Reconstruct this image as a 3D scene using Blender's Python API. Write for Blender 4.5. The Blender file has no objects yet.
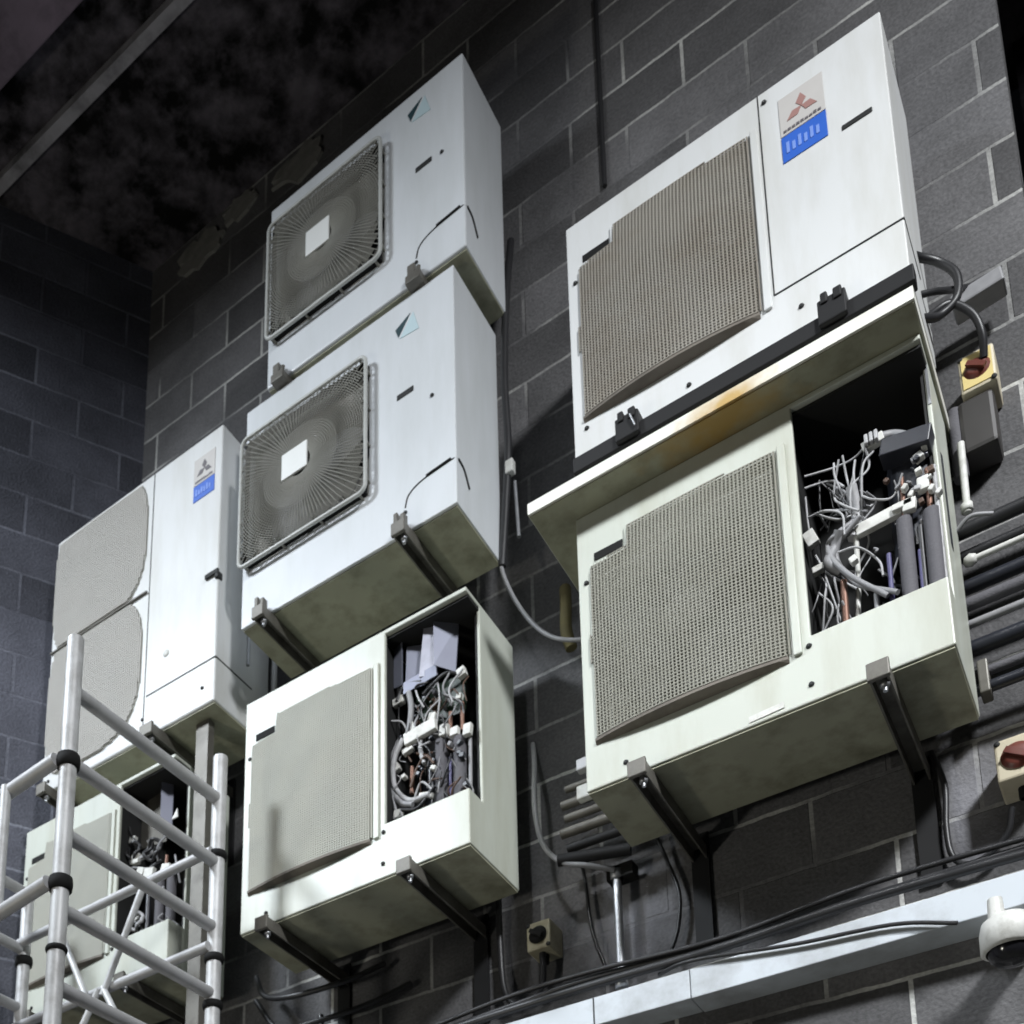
import bpy, bmesh, math, random
from mathutils import Vector, Matrix
rnd = random.Random(7)
S = bpy.context.scene
COL = S.collection
R = math.radians

# ------------------------------------------------------------------ camera, world, lamps, exposure
cd = bpy.data.cameras.new('camera'); cam = bpy.data.objects.new('camera', cd); COL.objects.link(cam)
cam.location = (3.7295, -3.4872, -2.1087)
cam.rotation_euler = (R(102.7919), R(-1.2788), R(38.3209))
cd.sensor_width = 36; cd.lens = 36*1258.4/1024
cd.shift_x = (512-255.4454)/1024; cd.shift_y = (1333.3791-512)/1024
cd.clip_start = 0.05; cd.clip_end = 200
S.camera = cam
cd.dof.use_dof = True; cd.dof.focus_distance = 2.5; cd.dof.aperture_fstop = 6.5   # the photo is slightly out of focus all over

w = bpy.data.worlds.new("World"); S.world = w; w.use_nodes = True
bg = w.node_tree.nodes['Background']
bg.inputs[0].default_value = (0.55, 0.62, 0.8, 1); bg.inputs[1].default_value = 0.002

def lamp(name, loc, size, power, col, target=None, spread=180, sy=None):
    l = bpy.data.lights.new(name, 'AREA'); l.shape = 'RECTANGLE'; l.size = size; l.size_y = sy or size
    l.energy = power; l.color = col; l.spread = R(spread)
    o = bpy.data.objects.new(name, l); COL.objects.link(o); o.location = loc
    if target is not None:
        o.rotation_euler = (Vector(target)-Vector(loc)).to_track_quat('-Z', 'Y').to_euler()
    return o
# the room's own high-bay lamps hang in a row under the ceiling, in front of the wall
COOL = (0.955, 0.98, 1.0)
lamp('high_bay_light', (-1.2, -4.5, 4.1), 1.0, 74, (.86, .93, 1.0), (.6, -.4, .45), 76)
lamp('high_bay_light', (2.5, -4.7, 4.1), .34, 4.5, COOL, (2.5, -.1, -.35), 34)
lamp('high_bay_light', (7.2, -4.6, 4.1), .8, 131, COOL, (4.15, -.4, .45), 75)
# portable work light standing low on the floor to the front left
lamp('work_light', (-.6, -5.2, -2.6), .5, 58, (1, .97, .86), (2.2, 0, .6))

S.view_settings.view_transform = 'Standard'; S.view_settings.look = 'None'
S.view_settings.gamma = 1; S.view_settings.use_curve_mapping = False
S.view_settings.exposure = 0.0
S.render.engine = 'CYCLES'

# ------------------------------------------------------------------ materials
def mat(name, col, rough=.5, metal=0., dirt=None, dscale=3., damt=.5, var=.08, vscale=8., bump=0., bscale=200., streak=False, spec=.5, ramp=(.46, .74)):
    m = bpy.data.materials.new(name); m.use_nodes = True
    nt = m.node_tree; N = nt.nodes; L = nt.links; b = N['Principled BSDF']
    b.inputs['Metallic'].default_value = metal; b.inputs['Specular IOR Level'].default_value = spec
    tc = N.new('ShaderNodeTexCoord')
    n1 = N.new('ShaderNodeTexNoise'); n1.inputs['Scale'].default_value = vscale; n1.inputs['Detail'].default_value = 6
    L.new(tc.outputs['Object'], n1.inputs['Vector'])
    mx = N.new('ShaderNodeMix'); mx.data_type = 'RGBA'
    c = col
    mx.inputs[6].default_value = (c[0]*(1-var), c[1]*(1-var), c[2]*(1-var), 1)
    mx.inputs[7].default_value = (min(1, c[0]*(1+var)), min(1, c[1]*(1+var)), min(1, c[2]*(1+var)), 1)
    L.new(n1.outputs['Fac'], mx.inputs[0]); out = mx.outputs[2]
    if dirt:
        mp = N.new('ShaderNodeMapping'); L.new(tc.outputs['Object'], mp.inputs[0])
        if streak: mp.inputs['Scale'].default_value = (1, 1, .18)
        n2 = N.new('ShaderNodeTexNoise'); n2.inputs['Scale'].default_value = dscale; n2.inputs['Detail'].default_value = 9; n2.inputs['Roughness'].default_value = .65
        L.new(mp.outputs[0], n2.inputs['Vector'])
        rp = N.new('ShaderNodeValToRGB'); rp.color_ramp.elements[0].position = ramp[0]; rp.color_ramp.elements[1].position = ramp[1]
        rp.color_ramp.elements[1].color = (damt, damt, damt, 1); L.new(n2.outputs['Fac'], rp.inputs[0])
        m2 = N.new('ShaderNodeMix'); m2.data_type = 'RGBA'; L.new(rp.outputs[0], m2.inputs[0]); L.new(out, m2.inputs[6])
        m2.inputs[7].default_value = (*dirt, 1); out = m2.outputs[2]
    L.new(out, b.inputs['Base Color'])
    mr = N.new('ShaderNodeMapRange'); mr.inputs[3].default_value = max(.02, rough-.08); mr.inputs[4].default_value = min(1, rough+.12)
    L.new(n1.outputs['Fac'], mr.inputs[0]); L.new(mr.outputs[0], b.inputs['Roughness'])
    if bump:
        n3 = N.new('ShaderNodeTexNoise'); n3.inputs['Scale'].default_value = bscale; n3.inputs['Detail'].default_value = 3
        L.new(tc.outputs['Object'], n3.inputs['Vector'])
        bp = N.new('ShaderNodeBump'); bp.inputs['Strength'].default_value = bump; bp.inputs['Distance'].default_value = .004
        L.new(n3.outputs['Fac'], bp.inputs['Height']); L.new(bp.outputs[0], b.inputs['Normal'])
    return m

def add_stain_or_light(m, c, rad, col, amt=1.):
    nt = m.node_tree; N = nt.nodes; L = nt.links; b = N['Principled BSDF']
    src = b.inputs['Base Color'].links[0].from_socket
    tc = N.new('ShaderNodeTexCoord'); mp = N.new('ShaderNodeMapping'); L.new(tc.outputs['Object'], mp.inputs[0])
    mp.inputs['Location'].default_value = [-c[i]/rad[i] for i in range(3)]; mp.inputs['Scale'].default_value = [1/r for r in rad]
    ln = N.new('ShaderNodeVectorMath'); ln.operation = 'LENGTH'; L.new(mp.outputs[0], ln.inputs[0])
    nz = N.new('ShaderNodeTexNoise'); nz.inputs['Scale'].default_value = 16; nz.inputs['Detail'].default_value = 6; L.new(tc.outputs['Object'], nz.inputs['Vector'])
    ad = N.new('ShaderNodeMath'); ad.operation = 'MULTIPLY_ADD'; ad.inputs[1].default_value = 1.1; L.new(nz.outputs['Fac'], ad.inputs[0]); L.new(ln.outputs['Value'], ad.inputs[2])
    mr = N.new('ShaderNodeMapRange'); mr.inputs[1].default_value = 1.5; mr.inputs[2].default_value = .75; mr.inputs[4].default_value = amt; L.new(ad.outputs[0], mr.inputs[0])
    mx = N.new('ShaderNodeMix'); mx.data_type = 'RGBA'; L.new(mr.outputs[0], mx.inputs[0]); L.new(src, mx.inputs[6]); mx.inputs[7].default_value = (*col, 1)
    L.new(mx.outputs[2], b.inputs['Base Color']); return m

def block_mat(name, base, mortar, rot=0., off=(0, 0), seed=0., paint=None):
    m = bpy.data.materials.new(name); m.use_nodes = True
    nt = m.node_tree; N = nt.nodes; L = nt.links; b = N['Principled BSDF']
    b.inputs['Roughness'].default_value = .8; b.inputs['Specular IOR Level'].default_value = .3
    tc = N.new('ShaderNodeTexCoord'); sp = N.new('ShaderNodeSeparateXYZ'); L.new(tc.outputs['Object'], sp.inputs[0])
    cb = N.new('ShaderNodeCombineXYZ')
    nz = N.new('ShaderNodeTexNoise'); nz.inputs['Scale'].default_value = 14; nz.inputs['Detail'].default_value = 3
    L.new(tc.outputs['Object'], nz.inputs['Vector'])
    wob = N.new('ShaderNodeMath'); wob.operation = 'MULTIPLY_ADD'; wob.inputs[1].default_value = .012
    L.new(nz.outputs['Fac'], wob.inputs[0])
    ax = N.new('ShaderNodeMath'); ax.operation = 'ADD'; ax.inputs[1].default_value = off[0]-.006
    az = N.new('ShaderNodeMath'); az.operation = 'ADD'; az.inputs[1].default_value = off[1]-.006
    L.new(sp.outputs[0], ax.inputs[0]); L.new(sp.outputs[2], wob.inputs[2]); L.new(wob.outputs[0], az.inputs[0])
    L.new(ax.outputs[0], cb.inputs[0]); L.new(az.outputs[0], cb.inputs[1])
    br = N.new('ShaderNodeTexBrick'); L.new(cb.outputs[0], br.inputs['Vector'])
    br.inputs['Scale'].default_value = 1; br.inputs['Brick Width'].default_value = .427; br.inputs['Row Height'].default_value = .2135
    br.inputs['Mortar Size'].default_value = .0072; br.inputs['Mortar Smooth'].default_value = .25; br.offset = .5
    br.inputs['Color1'].default_value = (*[c*.72 for c in base], 1); br.inputs['Color2'].default_value = (*[c*1.35 for c in base], 1)
    br.inputs['Mortar'].default_value = (*mortar, 1); br.inputs['Bias'].default_value = 0
    n2 = N.new('ShaderNodeTexNoise'); n2.inputs['Scale'].default_value = 2.2; n2.inputs['Detail'].default_value = 10; n2.inputs['Roughness'].default_value = .7
    L.new(tc.outputs['Object'], n2.inputs['Vector'])
    mr = N.new('ShaderNodeMapRange'); mr.inputs[1].default_value = .3; mr.inputs[2].default_value = .7; mr.inputs[3].default_value = .62; mr.inputs[4].default_value = 1.3
    L.new(n2.outputs['Fac'], mr.inputs[0])
    n5 = N.new('ShaderNodeTexNoise'); n5.inputs['Scale'].default_value = 90; n5.inputs['Detail'].default_value = 4
    L.new(tc.outputs['Object'], n5.inputs['Vector'])
    mr5 = N.new('ShaderNodeMapRange'); mr5.inputs[1].default_value = .3; mr5.inputs[2].default_value = .7; mr5.inputs[3].default_value = .8; mr5.inputs[4].default_value = 1.2
    L.new(n5.outputs['Fac'], mr5.inputs[0])
    mm = N.new('ShaderNodeMath'); mm.operation = 'MULTIPLY'; L.new(mr.outputs[0], mm.inputs[0]); L.new(mr5.outputs[0], mm.inputs[1])
    mul = N.new('ShaderNodeVectorMath'); mul.operation = 'SCALE'; L.new(br.outputs['Color'], mul.inputs[0]); L.new(mm.outputs[0], mul.inputs['Scale'])
    L.new(mul.outputs[0], b.inputs['Base Color'])
    n7 = N.new('ShaderNodeTexNoise'); n7.inputs['Scale'].default_value = 1.7; n7.inputs['Detail'].default_value = 5
    L.new(tc.outputs['Object'], n7.inputs['Vector'])
    mo = N.new('ShaderNodeMix'); mo.data_type = 'RGBA'
    r7 = N.new('ShaderNodeMapRange'); r7.inputs[1].default_value = .42; r7.inputs[2].default_value = .6; L.new(n7.outputs['Fac'], r7.inputs[0]); L.new(r7.outputs[0], mo.inputs[0])
    mo.inputs[6].default_value = (*[c*1.25 for c in base], 1); mo.inputs[7].default_value = (*mortar, 1); L.new(mo.outputs[2], br.inputs['Mortar'])
    hh = N.new('ShaderNodeMath'); hh.operation = 'MULTIPLY_ADD'; hh.inputs[1].default_value = -1.2
    L.new(br.outputs['Fac'], hh.inputs[0]); L.new(n5.outputs['Fac'], hh.inputs[2])
    bp = N.new('ShaderNodeBump'); bp.inputs['Strength'].default_value = .7; bp.inputs['Distance'].default_value = .005
    L.new(hh.outputs[0], bp.inputs['Height']); L.new(bp.outputs[0], b.inputs['Normal'])
    return m

M = dict(
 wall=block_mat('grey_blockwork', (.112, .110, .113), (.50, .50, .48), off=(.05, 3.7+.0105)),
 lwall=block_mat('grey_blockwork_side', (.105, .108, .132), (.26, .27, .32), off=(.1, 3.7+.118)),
 conc=mat('stained_soffit', (.13, .118, .135), .9, dirt=(.006, .006, .006), dscale=4.2, damt=1, ramp=(.38, .60), var=.95, vscale=9, bump=1., bscale=22, spec=.2),
 floor=mat('concrete_floor', (.24, .24, .22), .7, dirt=(.2, .2, .18), var=.15, bump=.2),
 paintA=mat('white_paint', (.70, .71, .71), .32, bump=.35, bscale=5, dirt=(.48, .47, .41), dscale=6, damt=.5, var=.03, vscale=3, streak=True),
 paintB=mat('cream_paint', (.53, .555, .495), .38, bump=.35, bscale=5, dirt=(.36, .355, .27), dscale=6, damt=.6, var=.05, vscale=3, streak=True),
 paintD=mat('cool_white_paint', (.66, .685, .71), .30, bump=.35, bscale=5, dirt=(.44, .46, .44), dscale=5, damt=.45, var=.03, vscale=3, streak=True),
 under=mat('olive_underside', (.34, .34, .25), .6, dirt=(.12, .115, .07), dscale=7, damt=.8, var=.2, vscale=6),
 tray=mat('drip_tray_paint', (.80, .80, .74), .4, dirt=(.5, .45, .33), dscale=3.2, damt=.4, var=.05),
 netA=mat('dusty_brown_mesh', (.30, .28, .245), .7, dirt=(.18, .15, .115), dscale=4, damt=.8, var=.2),
 netB=mat('dusty_olive_mesh', (.27, .265, .225), .7, dirt=(.18, .17, .135), dscale=4, damt=.7, var=.2),
 netF=mat('pale_dusty_mesh', (.38, .38, .33), .7, dirt=(.36, .35, .3), dscale=4, damt=.5, var=.1),
 netL=mat('pale_grey_mesh', (.42, .405, .375), .7, dirt=(.40, .38, .35), dscale=3, damt=.5, var=.1),
 netD=mat('grey_wire_guard', (.22, .215, .19), .6, dirt=(.2, .2, .17), dscale=4, damt=.6, var=.12),
 lip=mat('shaded_lip', (.17, .15, .125), .7, dirt=(.06, .05, .04), dscale=9, damt=.8, var=.2),  # brown tone paints the shadow under the net's bulge
 rim=mat('pale_guard_rim', (.46, .47, .45), .4, var=.05),
 shroud=mat('fan_shroud', (.38, .36, .32), .6, dirt=(.14, .13, .11), dscale=5, damt=.7, var=.15),
 shroudP=mat('pale_fan_shroud', (.52, .52, .47), .6, dirt=(.3, .29, .26), dscale=5, damt=.6, var=.1),
 fan=mat('grey_fan_plastic', (.30, .30, .30), .5, dirt=(.2, .18, .15), var=.1),
 dark=mat('black_cavity', (.012, .012, .012), .7, var=.3),
 black=mat('black_rubber', (.012, .012, .012), .75, var=.3, spec=.2),
 cable=mat('black_cable', (.022, .022, .024), .42, var=.2),
 screw=mat('dull_screw', (.025, .026, .026), .65, spec=.3),
 grime=mat('grey_bracket_steel', (.15, .142, .125), .5, metal=.3, dirt=(.05, .045, .035), dscale=10, damt=.8, var=.25),
 darksteel=mat('dark_rail', (.014, .014, .015), .6, spec=.3, var=.25),
 galv=mat('galvanised_steel', (.42, .43, .45), .42, metal=.75, dirt=(.25, .25, .25), dscale=14, damt=.5, var=.2, vscale=20),
 alu=mat('scuffed_aluminium', (.58, .585, .59), .5, metal=.2, dirt=(.27, .26, .25), dscale=9, damt=.85, var=.12, vscale=12),
 alud=mat('dull_aluminium', (.46, .46, .47), .5, metal=.2, dirt=(.28, .28, .27), dscale=12, damt=.6, var=.15, vscale=12),
 trunk=mat('white_trunking', (.54, .58, .62), .5, dirt=(.25, .25, .25), dscale=5, damt=.7, var=.05),
 cream=mat('cream_plastic', (.62, .56, .42), .45, dirt=(.3, .25, .15), dscale=15, damt=.5, var=.08),
 creamd=mat('aged_cream_plastic', (.36, .33, .23), .5, dirt=(.16, .14, .08), dscale=20, damt=.6, var=.1),
 yellow=mat('yellow_plate', (.72, .58, .24), .5, var=.08),
 red=mat('red_brown_knob', (.13, .032, .022), .4, var=.2),
 white=mat('white_plastic', (.64, .64, .61), .5, dirt=(.3, .29, .25), dscale=25, damt=.6, var=.05),
 badge=mat('white_badge', (.78, .79, .77), .4, var=.04),
 blue=mat('blue_label', (.035, .13, .55), .45, var=.08, vscale=20),
 bluel=mat('pale_blue_print', (.20, .32, .74), .5, var=.1),
 stick=mat('faded_grey_label', (.56, .54, .52), .5, dirt=(.45, .42, .4), damt=.5, var=.06),
 dia=mat('faded_red_emblem', (.36, .20, .18), .5, var=.15),
 diad=mat('dark_emblem', (.13, .12, .13), .5, var=.15),
 cyan=mat('pale_cyan_mark', (.50, .63, .67), .45, var=.05),
 navy=mat('dark_teal_mark', (.02, .05, .06), .45, var=.1),
 wire=mat('pale_wire', (.42, .42, .43), .55, dirt=(.15, .15, .14), dscale=30, damt=.6, var=.2, vscale=40),
 wireg=mat('grey_wire', (.26, .26, .27), .5, var=.2, vscale=40),
 wireb=mat('brown_wire', (.08, .045, .03), .5, var=.2),
 foam=mat('grey_pipe_foam', (.10, .097, .108), .75, var=.2, vscale=30, bump=.4),
 copper=mat('dull_copper', (.17, .095, .07), .5, metal=.6, var=.2),
 pcb=mat('green_circuit_board', (.012, .026, .015), .5, var=.5, vscale=60),
 sheet=mat('lilac_grey_sheet_metal', (.21, .22, .275), .5, metal=.4, dirt=(.2, .2, .26), dscale=9, damt=.7, var=.15),
 sheetl=mat('pale_sheet_metal', (.42, .43, .50), .4, metal=.3, dirt=(.25, .25, .3), dscale=9, damt=.7, var=.15),
 violet=mat('violet_wire', (.07, .065, .16), .5, var=.1),
 ylw=mat('yellowed_foam', (.11, .095, .04), .9, var=.3, vscale=20, bump=.4),
 comp=mat('black_compressor_paint', (.022, .024, .032), .35, var=.3),
 glass=mat('dark_smoked_dome', (.015, .015, .018), .12, var=.1),
)

# ------------------------------------------------------------------ mesh building helpers
class MB:
    def __init__(s): s.v = []; s.f = []; s.sm = []
    def add(s, vs, fs, smooth=False):
        n = len(s.v); s.v += [tuple(v) for v in vs]
        s.f += [tuple(i+n for i in f) for f in fs]; s.sm += [smooth]*len(fs); return s
    def box(s, a, b, rot=None, piv=None):
        x0, y0, z0 = a; x1, y1, z1 = b
        vs = [Vector(p) for p in ((x0,y0,z0),(x1,y0,z0),(x1,y1,z0),(x0,y1,z0),(x0,y0,z1),(x1,y0,z1),(x1,y1,z1),(x0,y1,z1))]
        if rot is not None:
            c = Vector(piv) if piv else sum(vs, Vector())/8
            vs = [rot@(v-c)+c for v in vs]
        return s.add(vs, [(0,3,2,1),(4,5,6,7),(0,1,5,4),(1,2,6,5),(2,3,7,6),(3,0,4,7)])
    def tube(s, pts, r, n=8, closed=False, caps=True):
        pts = [Vector(p) for p in pts]; m = len(pts)
        rr = r if isinstance(r, (list, tuple)) else [r]*m
        t0 = (pts[1]-pts[0]).normalized()
        up = Vector((0,0,1)) if abs(t0.z) < .9 else Vector((1,0,0))
        a = t0.cross(up).normalized(); rings = []
        for i, p in enumerate(pts):
            if closed: t = (pts[(i+1) % m]-pts[i-1]).normalized()
            else: t = (pts[min(i+1, m-1)]-pts[max(i-1, 0)]).normalized()
            a = (a-t*a.dot(t)).normalized(); b = t.cross(a)
            rings.append([p+(a*math.cos(2*math.pi*k/n)+b*math.sin(2*math.pi*k/n))*rr[i] for k in range(n)])
        vs = [v for g in rings for v in g]; fs = []
        for i in range(m if closed else m-1):
            j = (i+1) % m
            for k in range(n): fs.append((i*n+k, i*n+(k+1) % n, j*n+(k+1) % n, j*n+k))
        s.add(vs, fs, True)
        if caps and not closed:
            s.add(rings[0], [tuple(range(n))[::-1]]); s.add(rings[-1], [tuple(range(n))])
        return s
    def cable(s, pts, r, n=8, sub=7):
        return s.tube(smooth_path(pts, sub), r, n)
    def lathe(s, prof, c, axis='Z', n=28):
        c = Vector(c); vs = []; fs = []; m = len(prof)
        for r, h in prof:
            for k in range(n):
                a = 2*math.pi*k/n; x, y = r*math.cos(a), r*math.sin(a)
                vs.append(c+(Vector((x, y, h)) if axis == 'Z' else Vector((x, h, y)) if axis == 'Y' else Vector((h, x, y))))
        for i in range(m-1):
            for k in range(n): fs.append((i*n+k, i*n+(k+1) % n, (i+1)*n+(k+1) % n, (i+1)*n+k))
        return s.add(vs, fs, True)
    def prism(s, poly, y0, y1):          # polygon in x,z extruded along y
        n = len(poly)
        vs = [(x, y0, z) for x, z in poly]+[(x, y1, z) for x, z in poly]
        fs = [tuple(range(n)), tuple(range(2*n-1, n-1, -1))]+[(i, i+n, (i+1) % n+n, (i+1) % n) for i in range(n)]
        return s.add(vs, fs)
    def cells(s, xs, ys, zs, occ):       # one welded skin round a set of occupied cells
        O = {}
        for i in range(len(xs)-1):
            for j in range(len(ys)-1):
                for k in range(len(zs)-1):
                    if occ((xs[i]+xs[i+1])/2, (ys[j]+ys[j+1])/2, (zs[k]+zs[k+1])/2): O[i, j, k] = 1
        idx = {}; vs = []; fs = []
        def vid(i, j, k):
            if (i, j, k) not in idx: idx[i, j, k] = len(vs); vs.append((xs[i], ys[j], zs[k]))
            return idx[i, j, k]
        D = {(-1,0,0): ((0,0,0),(0,0,1),(0,1,1),(0,1,0)), (1,0,0): ((1,0,0),(1,1,0),(1,1,1),(1,0,1)),
             (0,-1,0): ((0,0,0),(1,0,0),(1,0,1),(0,0,1)), (0,1,0): ((0,1,0),(0,1,1),(1,1,1),(1,1,0)),
             (0,0,-1): ((0,0,0),(0,1,0),(1,1,0),(1,0,0)), (0,0,1): ((0,0,1),(1,0,1),(1,1,1),(0,1,1))}
        for (i, j, k) in O:
            for d, q in D.items():
                if (i+d[0], j+d[1], k+d[2]) not in O:
                    fs.append(tuple(vid(i+a, j+b, k+c) for a, b, c in q))
        return s.add(vs, fs)
    def build(s, name, m, parent=None, bevel=0., seg=2, origin=None, mats=None, matfn=None):
        me = bpy.data.meshes.new(name); o = bpy.data.objects.new(name, me); COL.objects.link(o)
        if parent is not None:
            off = Vector(parent.location)
            if parent.parent: off = off+Vector(parent.parent.location)
            o.parent = parent; lo = Vector((0, 0, 0))
        else:
            if origin is None:
                xs = [v[0] for v in s.v]; ys = [v[1] for v in s.v]; zs = [v[2] for v in s.v]
                origin = ((min(xs)+max(xs))/2, (min(ys)+max(ys))/2, min(zs))
            off = Vector(origin); o.location = off
        me.from_pydata([tuple(Vector(v)-off) for v in s.v], [], s.f)
        me.polygons.foreach_set('use_smooth', s.sm)
        me.materials.append(m)
        if mats:
            for q in mats: me.materials.append(q)
            for p in me.polygons: p.material_index = matfn(p)
        me.update()
        if bevel:
            b = o.modifiers.new('bevel', 'BEVEL'); b.width = bevel; b.segments = seg; b.limit_method = 'ANGLE'; b.angle_limit = R(40); b.harden_normals = False
        return o

def smooth_path(P, sub=7):
    P = [Vector(p) for p in P]; out = []
    Q = [2*P[0]-P[1]]+P+[2*P[-1]-P[-2]]
    for i in range(1, len(Q)-2):
        p0, p1, p2, p3 = Q[i-1:i+3]
        for k in range(sub):
            t = k/sub
            out.append(.5*((2*p1)+(p2-p0)*t+(2*p0-5*p1+4*p2-p3)*t*t+(3*p1-p0-3*p2+p3)*t**3))
    out.append(P[-1]); return out

def tag(o, label=None, cat=None, group=None, kind=None):
    if label: o['label'] = label
    if cat: o['category'] = cat
    if group: o['group'] = group
    if kind: o['kind'] = kind
    return o
def thing(name, label, cat, loc, group=None):
    o = bpy.data.objects.new(name, None); COL.objects.link(o); o.location = loc; o.empty_display_size = .1
    return tag(o, label, cat, group)

# ------------------------------------------------------------------ the room
FZ = -3.7
# pools of light painted into the wall colour around the conduit and beside the switch
add_stain_or_light(M['wall'], (3.35, 0, 3.78), (.11, .6, .22), (.30, .30, .33), .62)
add_stain_or_light(M['wall'], (2.37, 0, 3.78), (.20, .6, .26), (.30, .30, .33), .62)
tag(MB().add([(-30,-30,FZ),(30,-30,FZ),(30,20,FZ),(-30,20,FZ)], [(0,1,2,3)]).build('floor', M['floor'], origin=(0,0,FZ)), kind='structure')
CX, CY = .08, .05
dx, dy = -.485, -.875
WR = 3.652
b = MB().box((CX, CY, FZ), (WR, CY+.22, 4.55))
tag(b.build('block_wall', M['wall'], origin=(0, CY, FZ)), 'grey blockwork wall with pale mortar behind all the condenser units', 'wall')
# the side wall stands at an open angle to it: built along local x, then turned
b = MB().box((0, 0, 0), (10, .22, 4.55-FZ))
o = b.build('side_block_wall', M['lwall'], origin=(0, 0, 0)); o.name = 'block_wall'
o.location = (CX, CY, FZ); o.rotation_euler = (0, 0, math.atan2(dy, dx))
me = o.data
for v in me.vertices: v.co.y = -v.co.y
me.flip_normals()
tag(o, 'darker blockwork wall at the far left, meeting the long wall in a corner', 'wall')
b = MB().box((WR+.004, 1.6, FZ), (9, 1.8, 4.55))
tag(b.build('recessed_wall', M['conc']), 'dark recessed wall beyond the right end of the blockwork', 'wall')
b = MB().box((-7, -9, 4.55), (9, 1.8, 4.8))
tag(b.build('ceiling', M['conc'], origin=(0, 0, 4.55)), kind='structure')
# ceiling: conduit run, ledges and patches of old plaster
b = MB().box((-2, -.725, 4.50), (1.05, -.675, 4.549))
tag(b.build('ceiling_conduit', mat('dusty_grey_conduit', (.42, .41, .44), .9, dirt=(.03, .03, .03), dscale=3.5, damt=1, var=.3)), 'dusty grey conduit running across the dark ceiling at top left', 'conduit')
b = MB().box((-4, -3.2, 4.33), (8, -1.02, 4.549))
tag(b.build('ceiling_beam', mat('dusty_purple_soffit', (.22, .175, .22), .85, dirt=(.03, .03, .035), dscale=5, damt=.7, var=.4, vscale=6, bump=.5, bscale=40), bevel=.01), 'wide dusty downstand beam crossing the top left corner of the ceiling', 'beam')
pm = mat('old_plaster', (.24, .235, .215), .95, dirt=(.06, .06, .055), dscale=5, damt=.9, var=.3, bump=.5, bscale=60)
def blob(cx, cz, rx, rz, y, seed, n=22):
    q = random.Random(seed)
    return [(cx+rx*math.cos(2*math.pi*k/n)*q.uniform(.62, 1.1), cz+rz*math.sin(2*math.pi*k/n)*q.uniform(.62, 1.1)) for k in range(n)]
PL = [(.42, 4.40, .17, .10, 'lower left'), (.66, 4.47, .12, .07, 'middle'), (1.02, 4.42, .16, .10, 'upper right')]
for i, (x, z, rx, rz, wd) in enumerate(PL):
    tag(MB().prism(blob(x, z, rx, rz, 0, 30+i), .034, .0495).build('plaster_patch', pm), f'ragged pale plaster patch under the dark ceiling, {wd} one of three', 'plaster patch', 'plaster patches at the top of the wall')
tag(MB().tube([(2.43, .04, 3.05), (2.43, .04, 4.0)], .009, 6).build('wall_cable', M['cable']), 'thin black cable running straight up the wall above the top right unit', 'cable')

# ------------------------------------------------------------------ condenser units
def bars(inside, x0, x1, z0, z1, yf, px, pz, w, nseg=22):
    """a moulded net: upright and level bars clipped to the outline 'inside', following the depth yf(x,z)"""
    b = MB(); th = .003
    def ribbon(pts, horiz):
        vs = []; fs = []; h = w/2
        for x, z in pts:
            y = yf(x, z)
            if horiz: vs += [(x, y-.0013, z-h*.85), (x, y-.0013, z+h*.85), (x, y+th-.0004, z+h*.85), (x, y+th-.0004, z-h*.85)]
            else: vs += [(x-h, y-.001, z), (x+h, y-.001, z), (x+h, y+th, z), (x-h, y+th, z)]
        for i in range(len(pts)-1):
            for k in range(4):
                a, c = i*4+k, i*4+(k+1) % 4
                fs.append((a, c, c+4, a+4) if horiz else (a, a+4, c+4, c))
        b.add(vs, fs)
    def runs(vals, f):
        cur = []
        for t in vals:
            p = f(t)
            if inside(*p): cur.append(p)
            else:
                if len(cur) > 1: yield cur
                cur = []
        if len(cur) > 1: yield cur
    nx = int((x1-x0)/px); nz = int((z1-z0)/pz)
    fine = 70
    for i in range(nx+1):
        x = x0+(x1-x0)*i/nx
        for r in runs([z0+(z1-z0)*k/fine for k in range(fine+1)], lambda t: (x, t)): ribbon(thin(r), False)
    for i in range(nz+1):
        z = z0+(z1-z0)*i/nz
        for r in runs([x0+(x1-x0)*k/fine for k in range(fine+1)], lambda t: (t, z)): ribbon(thin(r), True)
    return b
def thin(r, step=4):
    q = r[::step]
    if q[-1] != r[-1]: q.append(r[-1])
    return q if len(q) > 1 else r

def fan_parts(root, cx, cz, y, r, parent_mats, blades=3):
    f = MB()
    f.lathe([(0.001, -.03), (r*.26, -.028), (r*.30, -.01), (r*.30, .05)], (cx, y, cz), 'Y', 20)
    for k in range(blades):
        a0 = 2*math.pi*k/blades+.4; vs = []; fs = []; na, nr = 8, 5
        for i in range(na+1):
            for j in range(nr+1):
                rr = r*(.28+.66*j/nr); a = a0+(1.55+.15*j/nr)*i/na
                vs.append((cx+rr*math.cos(a), y-.01+.07*(i/na)*(.5+.5*j/nr), cz+rr*math.sin(a)))
        for i in range(na):
            for j in range(nr): q = i*(nr+1)+j; fs.append((q, q+1, q+nr+2, q+nr+1))
        f.add(vs, fs, True)
    f.build('fan', M['fan'], root)

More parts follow.
